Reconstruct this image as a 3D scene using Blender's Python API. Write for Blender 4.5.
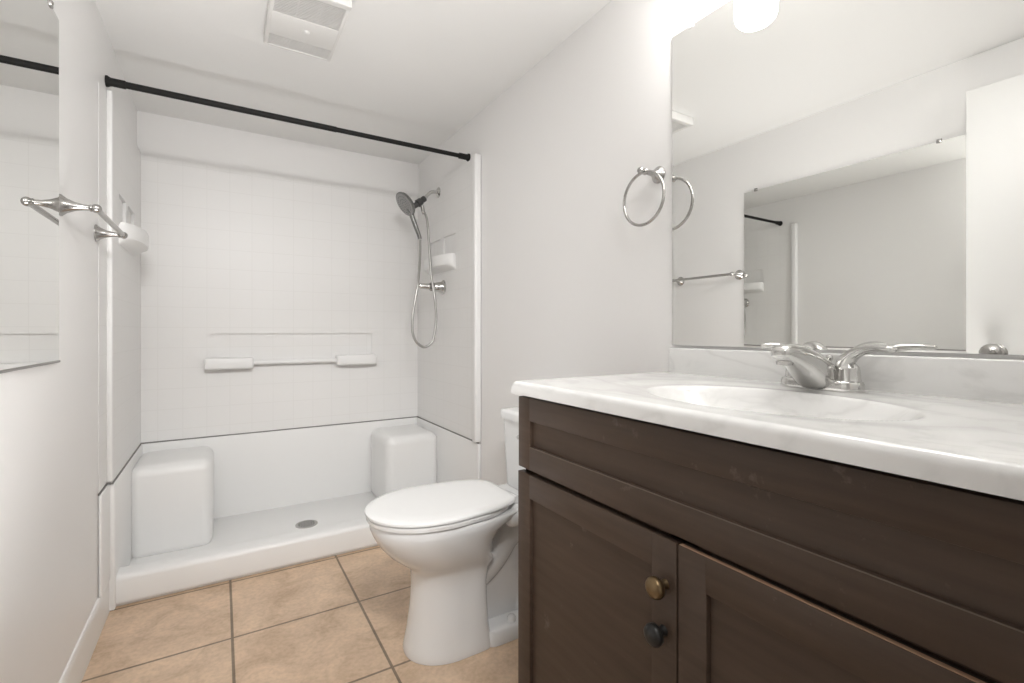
import bpy, bmesh, math, random
from mathutils import Vector, Matrix

for o in list(bpy.data.objects):
    bpy.data.objects.remove(o)
scene = bpy.context.scene
COL = scene.collection
R = math.radians
random.seed(4)

# ------------------------------------------------------------------ camera, world, lights, exposure
cam_data = bpy.data.cameras.new('camera')
cam = bpy.data.objects.new('camera', cam_data)
COL.objects.link(cam)
cam.location = (0.0, 0.0, 1.068)
cam.rotation_euler = (R(90), 0, -0.5477)
cam_data.sensor_width = 36.0
cam_data.lens = 476.6 / 1024 * 36.0
cam_data.shift_y = -9.7 / 1024
cam_data.clip_start = 0.01
scene.camera = cam

world = bpy.data.worlds.new('world')
scene.world = world
world.use_nodes = True
world.node_tree.nodes['Background'].inputs[0].default_value = (1.0, 0.985, 0.96, 1)
world.node_tree.nodes['Background'].inputs[1].default_value = 0.6

scene.view_settings.view_transform = 'Standard'
scene.view_settings.look = 'None'
scene.view_settings.gamma = 1.0
scene.view_settings.use_curve_mapping = False
scene.view_settings.exposure = 0.14

WHITE = (1.0, 0.99, 0.985)
SHADE_STRENGTH = 17.5
HALL_POWER = 5.0
DOORWAY_FILL_POWER = 4.3
BOUNCE_POWER = 5.4

def area(name, loc, rot, sx, sy, power, col=(1, 0.97, 0.93)):
    l = bpy.data.lights.new(name, 'AREA')
    l.shape = 'RECTANGLE'; l.size = sx; l.size_y = sy; l.energy = power; l.color = col
    o = bpy.data.objects.new(name, l); COL.objects.link(o)
    o.location = loc; o.rotation_euler = rot
    return o
# added fill lamp in the unseen hallway, shining in through the open doorway
area('hall_fill', (0.25, -1.55, 1.10), (R(90), 0, 0), 1.3, 2.0, HALL_POWER, WHITE)
# added unseen fill lamps: two high in doorway, one low aimed at ceiling
area('doorway_fill', (0.05, -0.02, 2.10), (R(66), 0, R(-8)), 0.6, 0.15, DOORWAY_FILL_POWER, WHITE).data.spread = R(70)
area('doorway_fill', (0.20, -0.02, 2.10), (R(40), 0, R(-8)), 0.5, 0.15, 0.46 * DOORWAY_FILL_POWER, WHITE).data.spread = R(70)
area('bounce_fill', (0.06, 0.72, 0.25), (R(157), 0, R(12)), 0.75, 0.55, BOUNCE_POWER, WHITE).data.spread = R(96)

# ------------------------------------------------------------------ room numbers
XL, XR, YB, YF, ZC = -0.373, 1.151, 3.114, -0.10, 2.212
PAN_Y = 2.367

# ------------------------------------------------------------------ materials
def mat(name, col, rough=0.5, metal=0.0, spec=0.5, coat=0.0):
    m = bpy.data.materials.new(name); m.use_nodes = True
    b = m.node_tree.nodes['Principled BSDF']
    b.inputs['Base Color'].default_value = (*col, 1)
    b.inputs['Roughness'].default_value = rough
    b.inputs['Metallic'].default_value = metal
    b.inputs['Specular IOR Level'].default_value = spec
    b.inputs['Coat Weight'].default_value = coat
    return m
def nodes(m):
    nt = m.node_tree
    return nt, nt.nodes, nt.links, nt.nodes['Principled BSDF']
def add_noise_bump(m, scale, strength, dist=0.002, detail=3):
    nt, N, L, b = nodes(m)
    tc = N.new('ShaderNodeTexCoord'); n = N.new('ShaderNodeTexNoise')
    n.inputs['Scale'].default_value = scale; n.inputs['Detail'].default_value = detail
    bp = N.new('ShaderNodeBump'); bp.inputs['Strength'].default_value = strength; bp.inputs['Distance'].default_value = dist
    L.new(tc.outputs['Object'], n.inputs['Vector']); L.new(n.outputs['Fac'], bp.inputs['Height'])
    L.new(bp.outputs['Normal'], b.inputs['Normal'])
def ramp(N, stops):
    r = N.new('ShaderNodeValToRGB')
    e = r.color_ramp.elements
    while len(e) < len(stops): e.new(0.5)
    for k, (p, c) in enumerate(stops):
        e[k].position = p; e[k].color = (*c, 1)
    return r

M = {}
M['paint'] = mat('wall_paint', (0.86, 0.85, 0.84), 0.42, spec=0.35); add_noise_bump(M['paint'], 160, 0.12, 0.001)
M['ceiling'] = mat('ceiling_paint', (0.85, 0.845, 0.83), 0.6, spec=0.3); add_noise_bump(M['ceiling'], 90, 0.15, 0.0015)
M['trim'] = mat('trim_paint', (0.83, 0.825, 0.81), 0.3)
M['acrylic'] = mat('white_acrylic', (0.86, 0.857, 0.847), 0.38)
M['china'] = mat('white_china', (0.84, 0.842, 0.84), 0.07, coat=0.4)
M['seat'] = mat('white_seat_plastic', (0.85, 0.85, 0.843), 0.18)
M['chrome'] = mat('chrome', (0.62, 0.615, 0.60), 0.14, 1.0)
M['nickel'] = mat('brushed_nickel', (0.47, 0.46, 0.445), 0.25, 1.0)
M['hose'] = mat('hose_metal', (0.50, 0.495, 0.48), 0.35, 1.0)
M['gunmetal'] = mat('dark_chrome', (0.26, 0.26, 0.255), 0.25, 1.0)
M['dark_metal'] = mat('dark_bracket', (0.10, 0.10, 0.10), 0.3, 0.6)
M['head_face'] = mat('shower_face', (0.30, 0.30, 0.295), 0.4, 0.2)
M['black_rod'] = mat('black_rod', (0.013, 0.0125, 0.012), 0.5, spec=0.2)
M['mirror'] = mat('mirror_glass', (0.90, 0.905, 0.89), 0.0, 1.0)
M['mirror_edge'] = mat('mirror_edge', (0.20, 0.205, 0.20), 0.3, 0.5)
M['clear_clip'] = mat('clip_plastic', (0.85, 0.85, 0.84), 0.1)
M['channel'] = mat('mirror_channel', (0.30, 0.29, 0.28), 0.35, 0.9)
M['caulk'] = mat('caulk_line', (0.22, 0.21, 0.20), 0.8)
M['dark_hole'] = mat('dark_void', (0.02, 0.02, 0.02), 0.9)
M['vent'] = mat('vent_plastic', (0.74, 0.73, 0.71), 0.45)
M['vent_dark'] = mat('vent_backing', (0.22, 0.215, 0.21), 0.8)
M['brass'] = mat('antique_brass', (0.20, 0.14, 0.075), 0.35, 0.9)
M['blackknob'] = mat('black_knob', (0.025, 0.024, 0.023), 0.35, 0.3)
M['bare_wood'] = mat('bare_wood_edge', (0.45, 0.28, 0.18), 0.7); add_noise_bump(M['bare_wood'], 60, 0.4)
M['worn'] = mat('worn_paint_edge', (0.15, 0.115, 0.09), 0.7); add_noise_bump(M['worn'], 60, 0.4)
M['hall'] = mat('hall_paint', (0.84, 0.835, 0.825), 0.6)

def lit(name, col, strength):
    m = mat(name, (0.9, 0.9, 0.88), 0.3)
    b = m.node_tree.nodes['Principled BSDF']
    b.inputs['Emission Color'].default_value = (*col, 1); b.inputs['Emission Strength'].default_value = strength
    return m
M['shade'] = lit('opal_shade', (1.0, 0.985, 0.965), SHADE_STRENGTH)

def tile_mat(name, axes, origin, size, tile_a, tile_b, grout, mortar, rough, bump, mottled=False):
    m = mat(name, tile_a, rough)
    nt, N, L, b = nodes(m)
    tc = N.new('ShaderNodeTexCoord'); sp = N.new('ShaderNodeSeparateXYZ'); cb = N.new('ShaderNodeCombineXYZ')
    L.new(tc.outputs['Object'], sp.inputs[0])
    for k in range(2):
        ad = N.new('ShaderNodeMath'); ad.operation = 'ADD'
        ad.inputs[1].default_value = 20 * size - origin[k]
        L.new(sp.outputs[axes[k]], ad.inputs[0]); L.new(ad.outputs[0], cb.inputs[k])
    br = N.new('ShaderNodeTexBrick'); br.offset = 0; br.squash = 1
    br.inputs['Scale'].default_value = 1; br.inputs['Mortar Size'].default_value = mortar
    br.inputs['Mortar Smooth'].default_value = 0.25
    br.inputs['Brick Width'].default_value = size; br.inputs['Row Height'].default_value = size
    br.inputs['Color1'].default_value = (*tile_a, 1); br.inputs['Color2'].default_value = (*tile_b, 1)
    br.inputs['Mortar'].default_value = (*grout, 1)
    L.new(cb.outputs[0], br.inputs['Vector'])
    src = br.outputs['Color']
    if mottled:
        n1 = N.new('ShaderNodeTexNoise'); n1.inputs['Scale'].default_value = 7; n1.inputs['Detail'].default_value = 7; n1.inputs['Roughness'].default_value = 0.65
        n1.inputs['Distortion'].default_value = 0.6
        L.new(tc.outputs['Object'], n1.inputs['Vector'])
        rp = ramp(N, [(0.28, (0.74, 0.69, 0.63)), (0.5, (1, 1, 1)), (0.72, (1.2, 1.2, 1.2))])
        n2 = N.new('ShaderNodeTexNoise'); n2.inputs['Scale'].default_value = 70; n2.inputs['Detail'].default_value = 4
        L.new(tc.outputs['Object'], n2.inputs['Vector'])
        rp2 = ramp(N, [(0.3, (0.9, 0.89, 0.87)), (0.6, (1.04, 1.04, 1.04))])
        L.new(n1.outputs['Fac'], rp.inputs[0]); L.new(n2.outputs['Fac'], rp2.inputs[0])
        mx = N.new('ShaderNodeMix'); mx.data_type = 'RGBA'; mx.blend_type = 'MULTIPLY'; mx.inputs[0].default_value = 1
        L.new(src, mx.inputs[6]); L.new(rp.outputs[0], mx.inputs[7])
        mx2 = N.new('ShaderNodeMix'); mx2.data_type = 'RGBA'; mx2.blend_type = 'MULTIPLY'; mx2.inputs[0].default_value = 1
        L.new(mx.outputs[2], mx2.inputs[6]); L.new(rp2.outputs[0], mx2.inputs[7])
        src = mx2.outputs[2]
    L.new(src, b.inputs['Base Color'])
    inv = N.new('ShaderNodeMath'); inv.operation = 'SUBTRACT'; inv.inputs[0].default_value = 1
    L.new(br.outputs['Fac'], inv.inputs[1])
    bp = N.new('ShaderNodeBump'); bp.inputs['Strength'].default_value = bump; bp.inputs['Distance'].default_value = 0.002
    L.new(inv.outputs[0], bp.inputs['Height']); L.new(bp.outputs['Normal'], b.inputs['Normal'])
    return m
M['floor'] = tile_mat('floor_tile', (0, 1), (0.033, 1.9265), 0.432, (0.65, 0.485, 0.345), (0.62, 0.455, 0.32), (0.24, 0.18, 0.125), 0.005, 0.42, 0.5, True)
WT = ((0.84, 0.832, 0.82), (0.843, 0.835, 0.823), (0.805, 0.796, 0.782))
M['tile_back'] = tile_mat('surround_tile_end', (0, 2), (0.737, 0.495), 0.1085, *WT, 0.002, 0.38, 0.15)
M['tile_side'] = tile_mat('surround_tile_side', (1, 2), (2.37, 0.495), 0.1085, *WT, 0.002, 0.38, 0.15)

def brown_mat():
    m = mat('dark_brown_stain', (0.045, 0.03, 0.022), 0.45, spec=0.3)
    nt, N, L, b = nodes(m)
    tc = N.new('ShaderNodeTexCoord')
    mp = N.new('ShaderNodeMapping'); mp.inputs['Scale'].default_value = (6, 1.2, 14)
    n = N.new('ShaderNodeTexNoise'); n.inputs['Scale'].default_value = 5; n.inputs['Detail'].default_value = 6
    L.new(tc.outputs['Object'], mp.inputs[0]); L.new(mp.outputs[0], n.inputs['Vector'])
    rp = ramp(N, [(0.25, (0.062, 0.040, 0.028)), (0.75, (0.083, 0.056, 0.040))])
    L.new(n.outputs['Fac'], rp.inputs[0])
    # sparse pale scuffs worn into the stain
    n2 = N.new('ShaderNodeTexNoise'); n2.inputs['Scale'].default_value = 13; n2.inputs['Detail'].default_value = 5; n2.inputs['Roughness'].default_value = 0.7
    L.new(tc.outputs['Object'], n2.inputs['Vector'])
    rp2 = ramp(N, [(0.625, (0, 0, 0)), (0.70, (0.6, 0.6, 0.6))])
    L.new(n2.outputs['Fac'], rp2.inputs[0])
    mx = N.new('ShaderNodeMix'); mx.data_type = 'RGBA'
    mx.inputs[7].default_value = (0.16, 0.125, 0.10, 1)
    L.new(rp2.outputs[0], mx.inputs[0]); L.new(rp.outputs[0], mx.inputs[6])
    L.new(mx.outputs[2], b.inputs['Base Color'])
    return m
M['brown'] = brown_mat()

def marble_mat():
    m = mat('cultured_marble', (0.84, 0.835, 0.82), 0.16, coat=0.3)
    nt, N, L, b = nodes(m)
    tc = N.new('ShaderNodeTexCoord')
    mp = N.new('ShaderNodeMapping'); mp.inputs['Scale'].default_value = (1.6, 1.0, 2.2); mp.inputs['Rotation'].default_value = (0.3, 0.2, 0.5)
    n = N.new('ShaderNodeTexNoise'); n.inputs['Scale'].default_value = 3.2; n.inputs['Detail'].default_value = 5; n.inputs['Distortion'].default_value = 1.6
    L.new(tc.outputs['Object'], mp.inputs[0]); L.new(mp.outputs[0], n.inputs['Vector'])
    rp = ramp(N, [(0.34, (0.84, 0.836, 0.822)), (0.45, (0.815, 0.81, 0.797)), (0.50, (0.75, 0.745, 0.73)), (0.56, (0.825, 0.82, 0.807)), (0.66, (0.845, 0.84, 0.828))])
    L.new(n.outputs['Fac'], rp.inputs[0]); L.new(rp.outputs[0], b.inputs['Base Color'])
    return m
M['marble'] = marble_mat()

# ------------------------------------------------------------------ object helpers
def thing(name, loc, label, cat, group=None):
    o = bpy.data.objects.new(name, None); COL.objects.link(o)
    o.location = loc; o.empty_display_size = 0.1
    o['label'] = label; o['category'] = cat
    if group: o['group'] = group
    return o
def obj(name, bm, m, parent=None, smooth=None, label=None, mats=None):
    bmesh.ops.recalc_face_normals(bm, faces=bm.faces)
    me = bpy.data.meshes.new(name); bm.to_mesh(me); bm.free()
    for mm in (mats or [m]): me.materials.append(mm)
    if smooth is not None:
        for p in me.polygons: p.use_smooth = True
        me.set_sharp_from_angle(angle=R(smooth))
    o = bpy.data.objects.new(name, me); COL.objects.link(o)
    if parent is not None:
        o.parent = parent
        # all mesh code is written in world coordinates
        q = parent; off = Vector((0, 0, 0))
        while q is not None:
            off += q.location; q = q.parent
        me.transform(Matrix.Translation(-off))
    if label: o['label'] = label
    return o
def struct(name, bm, m, label=None, smooth=None, parent=None):
    o = obj(name, bm, m, parent, smooth)
    if parent is None:
        o['kind'] = 'structure'
        if label: o['label'] = label
    return o
def B(): return bmesh.new()
def box(bm, x0, x1, y0, y1, z0, z1, bev=0.0, seg=2):
    r = bmesh.ops.create_cube(bm, size=1.0)
    vs = r['verts']
    for v in vs:
        v.co = Vector((x0 + (v.co.x + .5) * (x1 - x0), y0 + (v.co.y + .5) * (y1 - y0), z0 + (v.co.z + .5) * (z1 - z0)))
    if bev > 0:
        es = list({e for v in vs for e in v.link_edges})
        bmesh.ops.bevel(bm, geom=es, offset=bev, segments=seg, profile=0.5, affect='EDGES')
    return bm
def frame_axes(d):
    d = d.normalized()
    up = Vector((0, 0, 1)) if abs(d.z) < 0.9 else Vector((0, 1, 0))
    a = d.cross(up).normalized(); b = d.cross(a).normalized()
    return a, b
def lathe(bm, origin, axis, prof, n=32, cap=True):
    """prof: list of (distance along axis, radius)"""
    o = Vector(origin); d = Vector(axis).normalized(); a, b = frame_axes(d)
    rings = []
    for (h, r) in prof:
        rings.append([bm.verts.new(o + d * h + (a * math.cos(2 * math.pi * k / n) + b * math.sin(2 * math.pi * k / n)) * max(r, 1e-5)) for k in range(n)])
    for i in range(len(rings) - 1):
        for k in range(n):
            bm.faces.new((rings[i][k], rings[i][(k + 1) % n], rings[i + 1][(k + 1) % n], rings[i + 1][k]))
    if cap:
        bm.faces.new(rings[0][::-1]); bm.faces.new(rings[-1])
    return bm
def loft(bm, rings, cap=True):
    vr = [[bm.verts.new(p) for p in r] for r in rings]
    n = len(vr[0])
    for i in range(len(vr) - 1):
        for k in range(n):
            bm.faces.new((vr[i][k], vr[i][(k + 1) % n], vr[i + 1][(k + 1) % n], vr[i + 1][k]))
    if cap:
        bm.faces.new(vr[0][::-1]); bm.faces.new(vr[-1])
    return bm
def spline(pts, sub=8):
    """Catmull-Rom through points (tuples of any length)"""
    P = [Vector(p) for p in pts]; out = []
    for i in range(len(P) - 1):
        p0 = P[max(i - 1, 0)]; p1 = P[i]; p2 = P[i + 1]; p3 = P[min(i + 2, len(P) - 1)]
        for k in range(sub):
            t = k / sub
            out.append(0.5 * ((2 * p1) + (p2 - p0) * t + (2 * p0 - 5 * p1 + 4 * p2 - p3) * t * t + (3 * p1 - p0 - 3 * p2 + p3) * t ** 3))
    out.append(P[-1])
    return out
def tube(bm, pts, rad, n=14, closed=False, cap=True):
    P = [Vector(p) for p in pts]; m = len(P)
    rads = rad if isinstance(rad, (list, tuple)) else [rad] * m
    rings = []; a = None
    for i in range(m):
        if closed: d = (P[(i + 1) % m] - P[i - 1]).normalized()
        else: d = (P[min(i + 1, m - 1)] - P[max(i - 1, 0)]).normalized()
        if a is None: a, b = frame_axes(d)
        else:
            a = (a - d * a.dot(d)).normalized(); b = d.cross(a)
        rings.append([bm.verts.new(P[i] + (a * math.cos(2 * math.pi * k / n) + b * math.sin(2 * math.pi * k / n)) * rads[i]) for k in range(n)])
    rng = range(m if closed else m - 1)
    for i in rng:
        r0, r1 = rings[i], rings[(i + 1) % m]
        for k in range(n):
            bm.faces.new((r0[k], r0[(k + 1) % n], r1[(k + 1) % n], r1[k]))
    if cap and not closed:
        bm.faces.new(rings[0][::-1]); bm.faces.new(rings[-1])
    return bm
def tube_s(bm, pts4, sub=6, n=14):
    """pts4 = (x, y, z, r), smoothed"""
    s = []
    P = [(Vector(p[:3]), p[3]) for p in pts4]
    sp = spline([p[0] for p in P], sub)
    rs = spline([(p[1], 0, 0) for p in P], sub)
    return tube(bm, sp, [max(q.x, 1e-4) for q in rs], n)
def sphere(bm, c, r, u=24, v=12, sc=(1, 1, 1)):
    res = bmesh.ops.create_uvsphere(bm, u_segments=u, v_segments=v, radius=r)
    for w in res['verts']:
        w.co = Vector((w.co.x * sc[0] + c[0], w.co.y * sc[1] + c[1], w.co.z * sc[2] + c[2]))
    return bm
def grid_panel(axis, face, depth, us, zs, holes, hole_depth):
    """a panel of given thickness with recessed windows; axis 'x+','x-','y-' is the way its face looks"""
    bm = B()
    sgn = -1 if axis[1] == '-' else 1
    def P(u, z, off):
        w = face + sgn * off
        return (w, u, z) if axis[0] == 'x' else (u, w, z)
    cache = {}
    def V(u, z, off):
        k = (round(u, 5), round(z, 5), round(off, 5))
        if k not in cache: cache[k] = bm.verts.new(P(u, z, off))
        return cache[k]
    def off(i, j):
        if i < 0 or j < 0 or i >= len(us) - 1 or j >= len(zs) - 1: return -depth
        return -hole_depth if (i, j) in holes else 0.0
    for i in range(len(us) - 1):
        for j in range(len(zs) - 1):
            o = off(i, j)
            bm.faces.new((V(us[i], zs[j], o), V(us[i + 1], zs[j], o), V(us[i + 1], zs[j + 1], o), V(us[i], zs[j + 1], o)))
    for i in range(len(us)):
        for j in range(len(zs) - 1):
            a, b = off(i - 1, j), off(i, j)
            if a != b: bm.faces.new((V(us[i], zs[j], a), V(us[i], zs[j + 1], a), V(us[i], zs[j + 1], b), V(us[i], zs[j], b)))
    for j in range(len(zs)):
        for i in range(len(us) - 1):
            a, b = off(i, j - 1), off(i, j)
            if a != b: bm.faces.new((V(us[i], zs[j], a), V(us[i + 1], zs[j], a), V(us[i + 1], zs[j], b), V(us[i], zs[j], b)))
    d = -depth
    bm.faces.new((V(us[0], zs[0], d), V(us[-1], zs[0], d), V(us[-1], zs[-1], d), V(us[0], zs[-1], d)))
    return bm

# ------------------------------------------------------------------ the room shell
HY = -1.6
bm = B(); box(bm, XL - .1, XR + .1, HY - .1, YB + .1, -.1, 0); struct('floor', bm, M['floor'], 'beige mottled square tile floor')
bm = B(); box(bm, XL - .1, XR + .1, HY - .1, YB + .1, ZC, ZC + .1); struct('ceiling', bm, M['ceiling'], 'plain white painted ceiling')
bm = B(); box(bm, XL - .1, XL, HY, YB, 0, ZC); struct('wall_left', bm, M['paint'], 'white wall with the frameless mirror and towel bar')
bm = B(); box(bm, XR, XR + .1, HY, YB, 0, ZC); struct('wall_right', bm, M['paint'], 'white wall behind the vanity and toilet')
bm = B(); box(bm, XL - .1, XR + .1, YB, YB + .1, 0, ZC); struct('wall_back', bm, M['paint'], 'white wall at the back of the shower')
bm = B(); box(bm, XL - .1, XR + .1, HY - .1, HY, 0, ZC); struct('wall_hall', bm, M['hall'], 'white wall of the hallway')
DX0, DX1, DZ = -0.318, 0.45, 2.065     # doorway the photograph is taken from
bm = B()
box(bm, XL, DX0, YF - .11, YF, 0, ZC); box(bm, DX1, XR, YF - .11, YF, 0, ZC); box(bm, DX0, DX1, YF - .11, YF, DZ, ZC)
struct('wall_front', bm, M['paint'], 'white wall with the open doorway')
# baseboard on the left wall, with its eased top edge
bm = B()
prof = [(0, 0), (.009, 0), (.009, .102), (.0075, .116), (.004, .124), (0, .126)]
loft(bm, [[(XL + px, y, pz) for px, pz in prof] for y in (0.78, 2.3655)])
struct('baseboard_left', bm, M['trim'], 'white baseboard along the left wall', smooth=30)

# ------------------------------------------------------------------ open door lying along the left wall
d = thing('door_1', (-0.336, -0.06, 0), 'white flush bathroom door opened flat against the wall', 'door')
d['kind'] = 'structure'
bm = B(); box(bm, -0.353, -0.318, -0.055, 0.700, 0.012, 2.053, 0.002, 1); obj('slab', bm, M['trim'], d)
bm = B()
lathe(bm, (-0.3185, 0.612, 0.985), (1, 0, 0), [(0, .036), (.004, .036), (.008, .031), (.010, .015), (.026, .013), (.032, .020), (.040, .032), (.052, .0365), (.062, .033), (.069, .023), (.072, .007), (.0725, 0)], 32)
obj('door_knob', bm, M['nickel'], d, 35, 'round satin nickel door knob')
bm = B()
for z in (.25, 1.05, 1.85):
    lathe(bm, (-0.322, -0.062, z - .045), (0, 0, 1), [(0, .006), (.09, .006)], 12)
obj('hinge', bm, M['nickel'], d, 35)

# ------------------------------------------------------------------ shower pan
pan = thing('shower_pan', (0.389, 2.74, 0), 'white moulded shower pan with low curb and two corner seats', 'shower pan')
PZ = 0.488
x0, x1 = XL + .001, XR - .001
bm = B()
box(bm, x0, x1, PAN_Y + .01, YB - .001, 0.001, 0.040, 0.004)                  # floor
box(bm, x0, x1, 3.090, YB - .001, 0.002, PZ, 0.006, 3)                       # back upstand
box(bm, x0, XL + .026, PAN_Y - .02, YB - .001, 0.002, PZ, 0.006, 3)          # side upstands
box(bm, x0, XL + .012, 2.20, PAN_Y, 0.124, PZ, 0.005, 3)
box(bm, XR - .020, x1, 2.19, YB - .001, 0.002, PZ, 0.006, 3)
box(bm, x0 + .001, x1 - .001, PAN_Y, PAN_Y + .105, 0.0015, 0.122, 0.022, 5)  # curb
obj('base', bm, M['acrylic'], pan, 40)
for (sx0, sx1) in ((XL + .012, -0.035), (0.815, XR - .010)):
    bm = B(); box(bm, sx0, sx1, 2.72, YB - .012, 0.020, 0.452, 0.050, 8); obj('seat', bm, M['acrylic'], pan, 45)
bm = B()
lathe(bm, (0.389, 2.745, 0.0395), (0, 0, 1), [(0, .056), (.003, .055), (.004, .050), (.0035, .046), (.0035, 0.0)], 40, cap=False)
g = obj('drain_grate', bm, M['nickel'], pan, 35, 'round metal drain grate')
bm = B()
for ring, cnt in ((.012, 6), (.025, 12), (.037, 18)):
    for k in range(cnt):
        a = 2 * math.pi * k / cnt
        lathe(bm, (0.389 + ring * math.cos(a), 2.745 + ring * math.sin(a), 0.0430), (0, 0, 1), [(0, .0036), (.0006, .0036)], 8)
obj('drain_hole', bm, M['dark_hole'], g)

# ------------------------------------------------------------------ tiled surround on three walls
sur = thing('shower_surround', (0.389, 3.11, PZ), 'white tile-patterned shower surround lining the three alcove walls', 'shower surround')
SZ0, SZ1 = 0.494, 1.985
bm = grid_panel('y-', 3.101, .012, [XL + .001, -.053, .832, XR - .001], [SZ0, .915, 1.058, SZ1], {(1, 1)}, .0112)
obj('end_panel', bm, M['tile_back'], sur)
for side in (-1, 1):
    us = [2.345 if side < 0 else 2.195, 2.49, 2.655, 2.705, 2.875, 3.100]
    zs = [SZ0, 1.475, 1.632, SZ1 + .004]
    if side < 0:
        bm = grid_panel('x+', XL + .018, .017, us, zs, {(1, 1), (3, 1)}, .012)
    else:
        bm = grid_panel('x-', XR - .012, .011, us, zs, {(1, 1), (3, 1)}, .009)
    obj('side_panel', bm, M['tile_side'], sur)
    # rounded edge trim at the open end
    fx = XL + .018 if side < 0 else XR - .012
    bm = B()
    if side < 0: box(bm, XL + .0005, XL + .0195, 2.338, 2.362, SZ0 + .002, SZ1 + .002, .007, 4)
    else: box(bm, XR - .040, XR - .001, 2.185, 2.225, SZ0 + .002, SZ1 + .002, .010, 4)
    obj('edge_trim', bm, M['acrylic'], sur, 40)
    if side < 0:
        bm = B(); box(bm, XL + .0003, XL + .0025, 2.206, 2.345, SZ0 + .002, SZ1 - .03, .001, 2)
        obj('tile_strip', bm, M['tile_side'], sur)
    # bowed soap shelf under the recesses
    bm = B()
    rings = []
    def bow(y): return max(0.0, 1 - ((y - 2.685) / 0.205) ** 2) ** 0.42
    ys = [2.685 + .205 * math.sin(math.pi * (k / 24 - .5)) for k in range(25)]
    for y in ys:
        w = 0.006 + .068 * bow(y)
        s = -side
        sec = [(0, 1.425), (w * .80, 1.446), (w * .97, 1.452), (w, 1.462), (w, 1.505), (w * .96, 1.513), (w * .85, 1.514), (w * .78, 1.506), (0, 1.502)]
        rings.append([(fx + s * (px - .001), y, pz) for px, pz in sec])
    loft(bm, rings)
    obj('soap_shelf', bm, M['acrylic'], sur, 40)
# two ledges and the bar between them on the end wall
for (a, b) in ((-.078, .155), (.604, .848)):
    bm = B(); box(bm, a, b, 3.035, 3.104, .862, .925, .012, 4); obj('ledge', bm, M['acrylic'], sur, 45)
bm = B(); tube(bm, [(.150, 3.066, .894), (.61, 3.066, .894)], .0125, 16); obj('grab_bar', bm, M['acrylic'], sur, 40)
# dark caulk line where the surround meets the pan
bm = B()
box(bm, XL + .022, XR - .014, 3.098, 3.103, PZ - .0005, SZ0 + .0005)
box(bm, XR - .0155, XR - .010, 2.20, 3.10, PZ - .0005, SZ0 + .0005)
box(bm, XL + .0005, XL + .0045, 2.20, 2.345, PZ - .0005, SZ0 + .0005)
box(bm, XL + .012, XL + .0215, 2.34, 3.10, PZ - .0005, SZ0 + .0005)
obj('caulk_line', bm, M['caulk'], sur, label='dark caulk line')

# ------------------------------------------------------------------ shower rod
rod = thing('shower_rod', (0.389, 2.337, 2.016), 'straight black shower curtain rod spanning the alcove', 'shower rod')
bm = B(); tube(bm, [(XL + .02, 2.337, 2.016), (.46, 2.337, 2.016)], .0128, 18); obj('rod', bm, M['black_rod'], rod, 40)
bm = B(); tube(bm, [(.44, 2.337, 2.016), (XR - .02, 2.337, 2.016)], .0112, 18); obj('inner_rod', bm, M['black_rod'], rod, 40)
for (xx, s) in ((XL, 1), (XR, -1)):
    bm = B(); lathe(bm, (xx + s * .0005, 2.337, 2.016), (s, 0, 0), [(0, .021), (.005, .021), (.010, .018), (.016, .0155), (.058, .0155), (.060, .0135)], 24)
    obj('end_cap', bm, M['black_rod'], rod, 35)

# ------------------------------------------------------------------ hand shower
hs = thing('hand_shower', (XR - .012, 2.73, 1.92), 'round hand shower on its wall arm with a looping metal hose', 'shower head')
SY = 2.73
bm = B(); lathe(bm, (XR - .0125, SY, 1.922), (-1, 0, 0), [(0, .031), (.003, .031), (.010, .024), (.015, .012)], 28); obj('flange', bm, M['chrome'], hs, 35)
bm = B(); tube_s(bm, [(1.135, SY, 1.922, .0105), (1.11, SY, 1.922, .0105), (1.085, SY, 1.914, .0105), (1.062, SY, 1.892, .0105), (1.045, SY, 1.868, .0105)], 6); obj('shower_arm', bm, M['chrome'], hs, 40)
dv = Vector((-.72, 0, -.62)).normalized()
bm = B(); lathe(bm, (1.050, SY, 1.875), dv, [(0, .014), (.004, .018), (.022, .018), (.024, .013), (.032, .013), (.034, .022), (.062, .024), (.066, .017), (.095, .015)], 20); obj('holder', bm, M['dark_metal'], hs, 35, 'dark swivel holder')
nd = Vector((-.80, -.10, -.585)).normalized()
hc = Vector((0.928, SY, 1.822))
bm = B(); lathe(bm, hc - nd * .012, nd, [(-.022, .018), (-.012, .045), (0, .070), (.010, .0765), (.016, .0765), (.019, .072)], 40); sh = obj('spray_head', bm, M['gunmetal'], hs, 35)
bm = B(); lathe(bm, hc - nd * .012, nd, [(.0185, .0715), (.0205, .066), (.0205, .0)], 40, cap=False); obj('spray_face', bm, M['head_face'], sh, 35, 'grey perforated spray face')
bm = B()
a, b2 = frame_axes(nd)
for ring, cnt in ((.016, 8), (.034, 16), (.052, 24)):
    for k in range(cnt):
        t = 2 * math.pi * k / cnt
        c = hc + nd * .0085 + (a * math.cos(t) + b2 * math.sin(t)) * ring
        lathe(bm, c - nd * .0005, nd, [(0, .003), (.002, .0022)], 6)
obj('nozzle', bm, M['dark_metal'], sh)
bm = B(); tube_s(bm, [(0.945, SY, 1.815, .016), (0.965, SY, 1.765, .0145), (0.99, SY, 1.70, .0135), (1.012, SY, 1.645, .012), (1.018, SY, 1.625, .011)], 6, 16); obj('handle', bm, M['gunmetal'], hs, 40)
bm = B(); lathe(bm, (1.028, SY - .006, 1.825), Vector((.25, 0, -.97)), [(0, .011), (.045, .0105), (.05, .007)], 16); obj('hose_connector', bm, M['nickel'], hs, 35)
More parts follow.
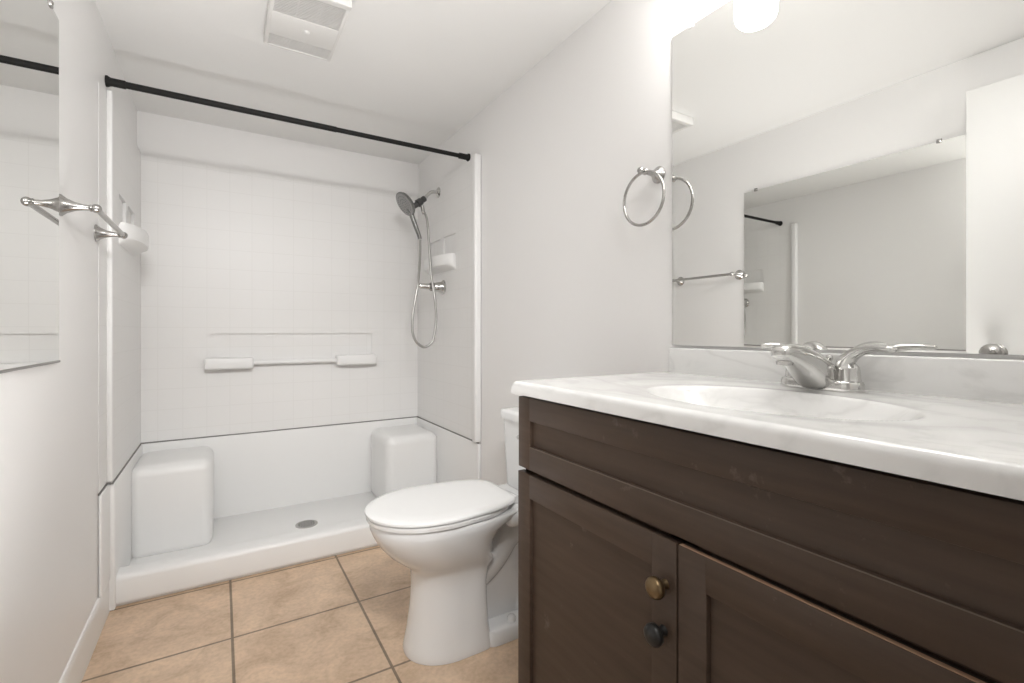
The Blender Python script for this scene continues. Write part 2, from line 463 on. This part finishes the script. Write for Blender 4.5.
hz = [(1.018, 2.73, 1.640), (1.007, 2.70, 1.524), (.969, 2.63, 1.355), (.938, 2.62, 1.19), (.931, 2.62, 1.085), (.945, 2.62, 1.027), (.972, 2.62, .994), (1.004, 2.62, .980), (1.037, 2.62, .995), (1.060, 2.62, 1.03), (1.076, 2.62, 1.149), (1.066, 2.62, 1.278), (1.056, 2.65, 1.417), (1.055, 2.70, 1.711), (1.044, 2.722, 1.785)]
sp = spline(hz, 16)
# ribbed metal hose: radius ripples along its length
bm = B(); tube(bm, sp, [.0072 + .0007 * (k % 2) for k in range(len(sp))], 10); obj('hose', bm, M['hose'], hs, 60)

# ------------------------------------------------------------------ shower valve
va = thing('shower_valve', (XR - .012, 2.66, 1.335), 'chrome shower valve with lever below the right soap shelf', 'shower valve')
bm = B(); lathe(bm, (XR - .0125, 2.66, 1.335), (-1, 0, 0), [(0, .044), (.003, .044), (.006, .041), (.010, .034), (.030, .029), (.060, .0245), (.064, .021)], 32); obj('escutcheon', bm, M['chrome'], va, 35)
bm = B(); lathe(bm, (XR - .073, 2.66, 1.335), (-1, 0, 0), [(0, .021), (.003, .026), (.020, .0255), (.026, .020), (.028, .0)], 28, cap=False); hb = obj('handle_hub', bm, M['gunmetal'], va, 35)
bm = B(); tube_s(bm, [(1.065, 2.662, 1.335, .017), (1.045, 2.666, 1.336, .018), (1.015, 2.672, 1.337, .016), (.992, 2.677, 1.338, .013), (.984, 2.679, 1.338, .006)], 5, 16); obj('lever', bm, M['chrome'], hb, 50)

# ------------------------------------------------------------------ exhaust fan on the ceiling
fan = thing('exhaust_fan', (0.259, 1.858, ZC), 'white rectangular exhaust fan cover with grilles on the ceiling', 'exhaust fan')
fx0, fx1, fy0, fy1, fz = .137, .381, 1.667, 2.052, 2.170
bm = B()
box(bm, fx0 + .012, fx1 - .012, fy0 + .012, fy1 - .012, fz + .012, ZC - .001)
obj('housing', bm, M['vent_dark'], fan)
bm = B()
W = .016
box(bm, fx0 + .0006, fx0 + W, fy0 + .003, fy1 - .003, fz + .0006, ZC - .0016, .004); box(bm, fx1 - W, fx1 - .0006, fy0 + .003, fy1 - .003, fz + .0006, ZC - .0016, .004)
box(bm, fx0, fx1, fy0, fy0 + .024, fz, ZC - .001, .004); box(bm, fx0, fx1, fy1 - .012, fy1, fz, ZC - .001, .004)
box(bm, fx0 + .004, fx1 - .004, 1.825, 1.968, fz + .001, fz + .016, .003)
obj('cover', bm, M['vent'], fan, 35)
for (ya, yb) in ((fy0 + .022, 1.827), (1.966, fy1 - .010)):
    bm = B()
    y = ya + .003
    while y < yb - .002:
        box(bm, fx0 + W - .002, fx1 - W + .002, y, y + .0044, fz + .003, fz + .009); y += .0088
    for x in (fx0 + W + .07, fx1 - W - .07):
        box(bm, x - .0015, x + .0015, ya, yb, fz + .0045, fz + .0095)
    obj('grille', bm, M['vent'], fan)
bm = B(); lathe(bm, (.268, 1.892, fz + .002), (0, 0, -1), [(0, .011), (.003, .010), (.005, .006), (.0055, 0)], 20, cap=False); obj('screw_cap', bm, M['trim'], fan, 35)

# ------------------------------------------------------------------ towel bar on the left wall
tb = thing('towel_bar', (XL, 1.95, 1.411), 'brushed nickel towel bar beside the mirror on the left wall', 'towel bar')
TX = XL + .076
for y in (1.737, 2.166):
    bm = B(); lathe(bm, (XL + .0005, y, 1.411), (1, 0, 0), [(0, .0295), (.003, .0295), (.006, .0265), (.014, .020), (.030, .0125), (.048, .0082), (.060, .0075), (.064, .0105), (.068, .0085)], 28)
    po = obj('post', bm, M['nickel'], tb, 35)
    bm = B(); sphere(bm, (TX, y, 1.411), .0125, 20, 12, (1, 1.05, 1)); obj('finial', bm, M['nickel'], po, 60)
bm = B(); tube(bm, [(TX, 1.737, 1.411), (TX, 2.166, 1.411)], .0078, 16); obj('bar', bm, M['nickel'], tb, 40)

# ------------------------------------------------------------------ towel ring on the right wall
tr = thing('towel_ring', (XR, 1.018, 1.551), 'brushed nickel towel ring hanging beside the vanity mirror', 'towel ring')
bm = B(); lathe(bm, (XR - .0005, 1.018, 1.551), (-1, 0, 0), [(0, .026), (.003, .026), (.006, .023), (.014, .015), (.030, .009), (.052, .0075), (.058, .0105), (.063, .0095), (.066, .0065), (.071, .0065), (.074, .0095), (.080, .0105), (.085, .008), (.087, 0.001)], 28); obj('post', bm, M['nickel'], tr, 35)
bm = B()
rc = Vector((XR - .0685, 1.018, 1.551 - .0825))
pts = [rc + Vector((0, .079 * math.sin(2 * math.pi * k / 64), .079 * math.cos(2 * math.pi * k / 64))) for k in range(64)]
tube(bm, pts, .0045, 12, closed=True); obj('ring', bm, M['nickel'], tr, 60)

# ------------------------------------------------------------------ wall mirrors
def mirror(name, wall_x, s, y0, y1, z0, z1, label, clips, channel):
    t = thing(name, (wall_x, (y0 + y1) / 2, z0), label, 'mirror')
    bm = B()
    box(bm, min(wall_x + s * .0005, wall_x + s * .006), max(wall_x + s * .0005, wall_x + s * .006), y0, y1, z0, z1)
    bm.faces.ensure_lookup_table()
    for f in bm.faces:
        c = f.calc_center_median()
        f.material_index = 0 if abs(c.x - (wall_x + s * .006)) < 1e-4 else 1
    obj('glass', bm, None, t, mats=[M['mirror'], M['mirror_edge']])
    for y in clips:
        bm = B()
        a, b = sorted((wall_x + s * .0003, wall_x + s * .010))
        box(bm, a, b, y - .009, y + .009, z1 - .007, z1 + .011, .002)
        c = sorted((wall_x + s * .009, wall_x + s * .0125))
        lathe(bm, (wall_x + s * .0095, y, z1 + .004), (s, 0, 0), [(0, .005), (.002, .004), (.0025, 0)], 12, cap=False)
        obj('clip', bm, M['clear_clip'] if channel == 0 else M['nickel'], t, 35)
    if channel:
        bm = B(); a, b = sorted((wall_x + s * .0003, wall_x + s * .009))
        box(bm, a, b, y0 - .001, y1 + .001, z0 - .003, z0 + .003, .001, 1); obj('channel', bm, M['channel'], t, label='dark metal bottom channel')
    return t
mirror('wall_mirror', XR, -1, 0.055, 0.962, 1.029, 1.943, 'large frameless mirror above the vanity countertop and faucet', (.896, .12), 0)
mirror('wall_mirror', XL, 1, 0.709, 1.702, 0.990, 1.893, 'frameless mirror on the left wall next to the towel bar', (.80, 1.63), 1)

# ------------------------------------------------------------------ toilet
TC = 1.53
toi = thing('toilet', (0.80, TC, 0), 'white elongated toilet with closed lid beside the vanity', 'toilet')
def egg(front, back, hw, z, n=64, nr=2.6, fa=1.25, nf=2.1, tp=0.0):
    """outline in plan: front end egg shaped, rear end squarer; distances from the right wall"""
    c = max(front - hw * fa, back + .3 * (front - back))
    out = []
    for k in range(n):
        t = 2 * math.pi * k / n
        co, si = math.cos(t), math.sin(t)
        if co >= 0:
            dd = c + (front - c) * abs(co) ** (2 / nf); w = hw * math.copysign(abs(si) ** (2 / nf), si)
        else:
            q = abs(co) ** (2 / nr)
            dd = c - (c - back) * q; w = hw * math.copysign(abs(si) ** (2 / nr), si) * (1 - tp * q * q)
        out.append((XR - dd, TC + w, z))
    return out
bm = B()
# z, front, back, half width, rear exponent
S = [(.001, .632, .360, .122, 8), (.012, .634, .358, .123, 8), (.03, .630, .360, .119, 8), (.08, .620, .366, .112, 8), (.15, .611, .370, .107, 8), (.22, .606, .370, .105, 7),
     (.270, .609, .360, .108, 6), (.292, .624, .34, .118, 5), (.312, .652, .35, .133, 4), (.342, .688, .345, .150, 3.2), (.376, .716, .335, .164, 3), (.408, .734, .30, .174, 2.8), (.430, .743, .23, .179, 2.6), (.451, .744, .20, .180, 2.6), (.457, .740, .205, .176, 2.6), (.458, .70, .24, .14, 2.6)]
loft(bm, [egg(f, b, h, z, nr=nr) for z, f, b, h, nr in S])
obj('bowl', bm, M['china'], toi, 50)
bm = B()
box(bm, XR - .32, XR - .025, TC - .150, TC + .150, .395, .454, .026, 6)          # deck under the tank
box(bm, XR - .38, XR - .10, TC - .046, TC + .046, .03, .40, .02, 4)              # web
obj('rear_body', bm, M['china'], toi, 50)
bm = B()
loft(bm, [egg(.390, .085, h, z, nr=4, nf=6, fa=.8) for z, h in ((.0012, .126), (.010, .127), (.040, .119), (.048, .113), (.050, .09))])
obj('foot_plate', bm, M['china'], toi, 50)
bm = B()
tube_s(bm, [(XR - .45, TC, .20, .066), (XR - .39, TC, .215, .072), (XR - .325, TC, .265, .076), (XR - .265, TC, .330, .074), (XR - .205, TC, .345, .068), (XR - .160, TC, .28, .064), (XR - .17, TC, .17, .062), (XR - .19, TC, .045, .064)], 6, 24)
obj('trapway', bm, M['china'], toi, 60)
for s in (-1, 1):
    bm = B(); lathe(bm, (XR - .275, TC + s * .090, .0495), (0, 0, 1), [(0, .016), (.010, .0155), (.016, .012), (.019, .006), (.0195, 0)], 20, cap=False); obj('bolt_cap', bm, M['china'], toi, 45)
bm = B()
loft(bm, [egg(f, .285, h, z, nr=6, tp=.28) for z, f, h in ((.4595, .748, .178), (.4615, .754, .183), (.472, .755, .184), (.4755, .750, .180))])
obj('seat', bm, M['seat'], toi, 50)
bm = B()
loft(bm, [egg(f, b, h, z, nr=7, tp=.28) for z, f, b, h in ((.4775, .752, .265, .180), (.480, .758, .262, .185), (.4865, .758, .262, .185), (.491, .752, .266, .180), (.494, .735, .28, .166), (.4955, .69, .31, .13), (.496, .60, .38, .06))])
obj('lid', bm, M['seat'], toi, 50)
for s in (-1, 1):
    bm = B(); lathe(bm, (XR - .258, TC + s * .075 - .02, .472), (0, 1, 0), [(0, .013), (.04, .013)], 20); obj('hinge', bm, M['seat'], toi, 40)
bm = B()
def rrect(d0, d1, hw, z, r, n=8):
    pts = []
    for (cd, cy, a0) in ((d1 - r, hw - r, 0), (d0 + .012, hw - .012, 90), (d0 + .012, -hw + .012, 180), (d1 - r, -hw + r, 270)):
        rr = r if cd > (d0 + d1) / 2 else .012
        for k in range(n + 1):
            t = R(a0 + 90 * k / n)
            pts.append((XR - (cd + rr * math.cos(t)), TC + cy + rr * math.sin(t), z))
    return pts
loft(bm, [rrect(.03, d1, hw, z, r) for z, d1, hw, r in ((.4545, .170, .140, .05), (.462, .175, .144, .05), (.60, .180, .151, .05), (.722, .185, .156, .05))])
obj('tank', bm, M['china'], toi, 50)
bm = B()
loft(bm, [rrect(d0, d1, hw, z, r) for z, d0, d1, hw, r in ((.721, .022, .188, .158, .05), (.724, .016, .195, .165, .055), (.748, .015, .196, .166, .055), (.756, .02, .190, .160, .05), (.758, .04, .165, .13, .04))])
obj('tank_lid', bm, M['china'], toi, 50)
bm = B(); tube_s(bm, [(XR - .181, TC - .10, .68, .009), (XR - .203, TC - .10, .68, .009), (XR - .209, TC - .07, .678, .007), (XR - .209, TC - .03, .676, .007)], 5, 12); obj('flush_lever', bm, M['chrome'], toi, 40)

# ------------------------------------------------------------------ vanity cabinet
VY0, VY1 = 0.030, 0.992
CX = 0.645
van = thing('vanity_cabinet', (0.89, 0.54, 0), 'dark brown shaker vanity cabinet with worn paint under the white countertop', 'vanity cabinet')
bm = B()
box(bm, CX, XR - .002, VY1 - .018, VY1, .001, .917); box(bm, CX, XR - .002, VY0, VY0 + .018, .001, .917)
box(bm, XR - .012, XR - .002, VY0 + .016, VY1 - .016, .08, .917)
box(bm, CX, XR - .01, VY0 + .016, VY1 - .016, .085, .10)
box(bm, CX + .06, CX + .075, VY0 + .016, VY1 - .016, .001, .09)
# face frame
box(bm, CX, CX + .02, VY0, VY0 + .05, .08, .917); box(bm, CX, CX + .02, VY1 - .05, VY1, .08, .917)
box(bm, CX, CX + .02, VY0 + .04, VY1 - .04, .88, .917); box(bm, CX, CX + .02, VY0 + .04, VY1 - .04, .70, .77); box(bm, CX, CX + .02, VY0 + .04, VY1 - .04, .08, .12)
box(bm, CX, CX + .02, .49, .545, .10, .73)
obj('carcass', bm, M['brown'], van)
def shaker(name, y0, y1, z0, z1, fw, rail, wood_top=False):
    bm = B()
    FX, T = 0.625, .0195
    bv = .0015
    box(bm, FX, FX + T, y0, y0 + fw, z0, z1, bv, 2); box(bm, FX, FX + T, y1 - fw, y1, z0, z1, bv, 2)
    box(bm, FX, FX + T, y0 + fw - .003, y1 - fw + .003, z0, z0 + rail, bv, 2); box(bm, FX, FX + T, y0 + fw - .003, y1 - fw + .003, z1 - rail, z1, bv, 2)
    box(bm, FX + .009, FX + T - .002, y0 + fw - .006, y1 - fw + .006, z0 + rail - .006, z1 - rail + .006)
    o = obj(name, bm, M['brown'], van, 30)
    return o
df = shaker('drawer_front', VY0 + .002, .994, .739, .910, .050, .055)
dl = shaker('door', .517, .996, .075, .727, .052, .056)
dr = shaker('door', VY0 + .002, .5135, .075, .727, .052, .056)
bm = B(); box(bm, .6265, .6335, VY0 + .006, .512, .7268, .7278); obj('worn_edge', bm, M['bare_wood'], dr, label='bare wood showing along the worn top edge')
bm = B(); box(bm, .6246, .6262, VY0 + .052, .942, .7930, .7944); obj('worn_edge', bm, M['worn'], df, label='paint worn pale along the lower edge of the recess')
def knob(par, y, z, m, label):
    bm = B(); lathe(bm, (.6255, y, z), (-1, 0, 0), [(0, .009), (.003, .008), (.010, .0065), (.015, .008), (.017, .0150), (.020, .0175), (.026, .0178), (.030, .0160), (.033, .0118), (.0347, .0062), (.035, 0)], 28, cap=False)
    obj('knob', bm, m, par, 40, label)
knob(dl, .540, .652, M['brass'], 'antique brass knob')
knob(dl, .543, .574, M['blackknob'], 'black knob below the brass one')

# ------------------------------------------------------------------ countertop with moulded basin
ct = thing('vanity_countertop', (0.88, 0.54, 0.918), 'white cultured marble countertop with oval moulded basin on the vanity', 'countertop')
cx0, cx1, cy0, cy1, cz0, cz1 = .607, XR - .001, .018, 1.000, .918, .948
BCX, BCY, BRX, BRY = .848, .51, .152, .225
def sstep(t):
    t = min(1, max(0, t)); return t * t * (3 - 2 * t)
def top_z(x, y):
    e = math.hypot((x - BCX) / BRX, (y - BCY) / BRY)
    e2 = math.hypot((x - (BCX + .01)) / (BRX * 1.28), (y - BCY) / (BRY * 1.42))
    z = cz1 - .003 * sstep((1.10 - e2) / .30)
    if e < 1.04:
        z -= .118 * (1 - (e / 1.04) ** 2.6) ** 1.22
    # eased outer edges
    R_ = .013
    for dist in (x - cx0, cy1 - y):
        if dist < R_: z -= R_ - math.sqrt(max(0, R_ * R_ - (R_ - dist) ** 2))
    return z
def spaced(a, b, n, fine_a=False, fine_b=False):
    v = [a + (b - a) * k / n for k in range(n + 1)]
    if fine_a: v += [a + .013 * q for q in (.03, .1, .2, .35, .5, .7, .9, 1.05)]
    if fine_b: v += [b - .013 * q for q in (.03, .1, .2, .35, .5, .7, .9, 1.05)]
    return sorted(set(round(q, 5) for q in v))
xs = spaced(cx0, cx1, 180, True); ys = spaced(cy0, cy1, 260, False, True)
bm = B()
V = [[bm.verts.new((x, y, top_z(x, y))) for y in ys] for x in xs]
for i in range(len(xs) - 1):
    for j in range(len(ys) - 1):
        bm.faces.new((V[i][j], V[i + 1][j], V[i + 1][j + 1], V[i][j + 1]))
# skirt (front, ends, back) and an underside that follows the basin
loop = [V[i][0] for i in range(len(xs))] + [V[-1][j] for j in range(1, len(ys))] + [V[i][-1] for i in range(len(xs) - 2, -1, -1)] + [V[0][j] for j in range(len(ys) - 2, 0, -1)]
low = [bm.verts.new((v.co.x, v.co.y, cz0)) for v in loop]
for k in range(len(loop)):
    q = (k + 1) % len(loop)
    bm.faces.new((loop[k], loop[q], low[q], low[k]))
obj('slab', bm, M['marble'], ct, 40)
bm = B(); box(bm, XR - .021, XR - .001, cy0, .962, cz1 - .004, 1.021, .004, 3); obj('backsplash', bm, M['marble'], ct, 40)
bm = B(); lathe(bm, (BCX, BCY, .8268), (0, 0, 1), [(0, .024), (.002, .024), (.0035, .020), (.003, .017), (.0045, .012), (.0048, 0)], 28, cap=False); obj('drain', bm, M['chrome'], ct, 40)

# ------------------------------------------------------------------ faucet
fa = thing('faucet', (1.085, .52, .948), 'brushed chrome two-handle faucet on the white countertop', 'faucet')
FZ = .9452
bm = B()
def oblong(cx, cy, hx, hy, z, n=12):
    pts = []
    for (sy, a0) in ((1, 0), (-1, 180)):
        for k in range(n + 1):
            t = R(a0 + 180 * k / n)
            pts.append((cx + hx * math.cos(t), cy + sy * (hy - hx) + hx * math.sin(t), z))
    return pts
loft(bm, [oblong(1.080, .52, hx, hy, z) for z, hx, hy in ((FZ - .0015, .029, .079), (FZ + .002, .0298, .0805), (FZ + .018, .0288, .0792), (FZ + .0225, .0265, .077), (FZ + .0245, .022, .072))])
obj('base_plate', bm, M['chrome'], fa, 40)
bm = B()
def sec(x, z0, z1, hw, n=32, e=2.7):
    zc, hz_ = (z0 + z1) / 2, (z1 - z0) / 2
    return [(x, .52 + hw * math.copysign(abs(math.cos(2 * math.pi * k / n)) ** (2 / e), math.cos(2 * math.pi * k / n)), zc + hz_ * math.copysign(abs(math.sin(2 * math.pi * k / n)) ** (2 / e), math.sin(2 * math.pi * k / n))) for k in range(n)]
secs = [(1.116, .9525, .9685, .022), (1.108, .9475, .9805, .031), (1.085, .9475, .9995, .0375), (1.060, .9475, 1.0150, .038), (1.036, .9530, 1.0270, .036), (1.012, .9690, 1.0360, .032), (.99, .9855, 1.0420, .028), (.965, .9990, 1.0450, .0245), (.942, 1.0070, 1.0440, .0215), (.928, 1.0115, 1.0405, .0185), (.921, 1.0165, 1.0345, .0135), (.919, 1.0225, 1.0295, .006)]
sm = spline([(a_, b_, c_) for a_, b_, c_, d_ in secs], 3); sw = spline([(d_, 0, 0) for a_, b_, c_, d_ in secs], 3)
loft(bm, [sec(p.x, p.y, p.z, w.x) for p, w in zip(sm, sw)])
sp_ = obj('spout', bm, M['chrome'], fa, 60)
bm = B(); lathe(bm, (.944, .52, 1.012), (0, 0, -1), [(0, .0155), (.004, .0155), (.009, .0145), (.0095, .011), (.007, .010), (.007, 0)], 24, cap=False); obj('aerator', bm, M['nickel'], sp_, 35)
for s in (-1, 1):
    y = .52 + s * .051
    bm = B(); lathe(bm, (1.083, y, FZ + .0225), (0, 0, 1), [(0, .0225), (.003, .0225), (.0045, .0215), (.022, .0205), (.030, .0185), (.036, .013)], 28)
    hnd = obj('handle', bm, M['chrome'], fa, 45)
    bm = B()
    # outward distance, forward sweep, height, half thickness, half width
    L_ = .092 if s < 0 else .060          # the two levers are turned to different angles
    path = [(-.010, -.004, .988, .014, .019), (-.004, .000, 1.006, .015, .0195), (.010, .004, 1.022, .0125, .018), (.36 * L_, .012, 1.033, .0095, .015), (.60 * L_, .021, 1.037, .0078, .0125), (.84 * L_, .030, 1.0365, .007, .0115), (.965 * L_, .035, 1.0355, .0055, .009), (L_, .0365, 1.035, .001, .002)]
    pp = spline([(1.083 - q[1], y + s * q[0], q[2]) for q in path], 6); rr = spline([(q[3], q[4], 0) for q in path], 6)
    rings = []
    for i, p in enumerate(pp):
        dd = (pp[min(i + 1, len(pp) - 1)] - pp[max(i - 1, 0)]).normalized()
        w = dd.cross(Vector((1, 0, 0))).normalized(); u = w.cross(dd).normalized()
        rings.append([p + u * rr[i].y * math.cos(2 * math.pi * k / 18) + w * rr[i].x * math.sin(2 * math.pi * k / 18) for k in range(18)])
    loft(bm, rings); obj('lever', bm, M['chrome'], hnd, 60)
bm = B(); lathe(bm, (1.118, .52, FZ), (0, 0, 1), [(0, .004), (.055, .003), (.060, .004), (.064, .0065), (.070, .0065), (.074, .004), (.0745, 0)], 16, cap=False); obj('lift_rod', bm, M['chrome'], fa, 40)

# ------------------------------------------------------------------ vanity light above the mirror
vl = thing('vanity_light', (XR, .512, 2.05), 'three-shade vanity light above the mirror with lit opal glass cylinders', 'wall light')
bm = B(); box(bm, XR - .022, XR - .001, .20, .840, 2.065, 2.155, .006, 3); obj('back_plate', bm, M['nickel'], vl, 35)
for y in (.760, .520, .280):
    bm = B(); tube_s(bm, [(XR - .02, y, 2.12, .008), (XR - .050, y, 2.125, .008), (1.054, y, 2.115, .008), (1.051, y, 2.095, .008)], 5, 12); obj('arm', bm, M['nickel'], vl, 40)
    bm = B(); lathe(bm, (1.051, y, 2.100), (0, 0, -1), [(0, .010), (.004, .028), (.030, .030)], 24); obj('socket_cup', bm, M['nickel'], vl, 35)
    bm = B(); lathe(bm, (1.051, y, 2.082), (0, 0, -1), [(0, .030), (.006, .048), (.014, .053), (.152, .053), (.164, .050), (.173, .042), (.178, .028), (.179, 0)], 40, cap=False); obj('shade', bm, M['shade'], vl, 45)
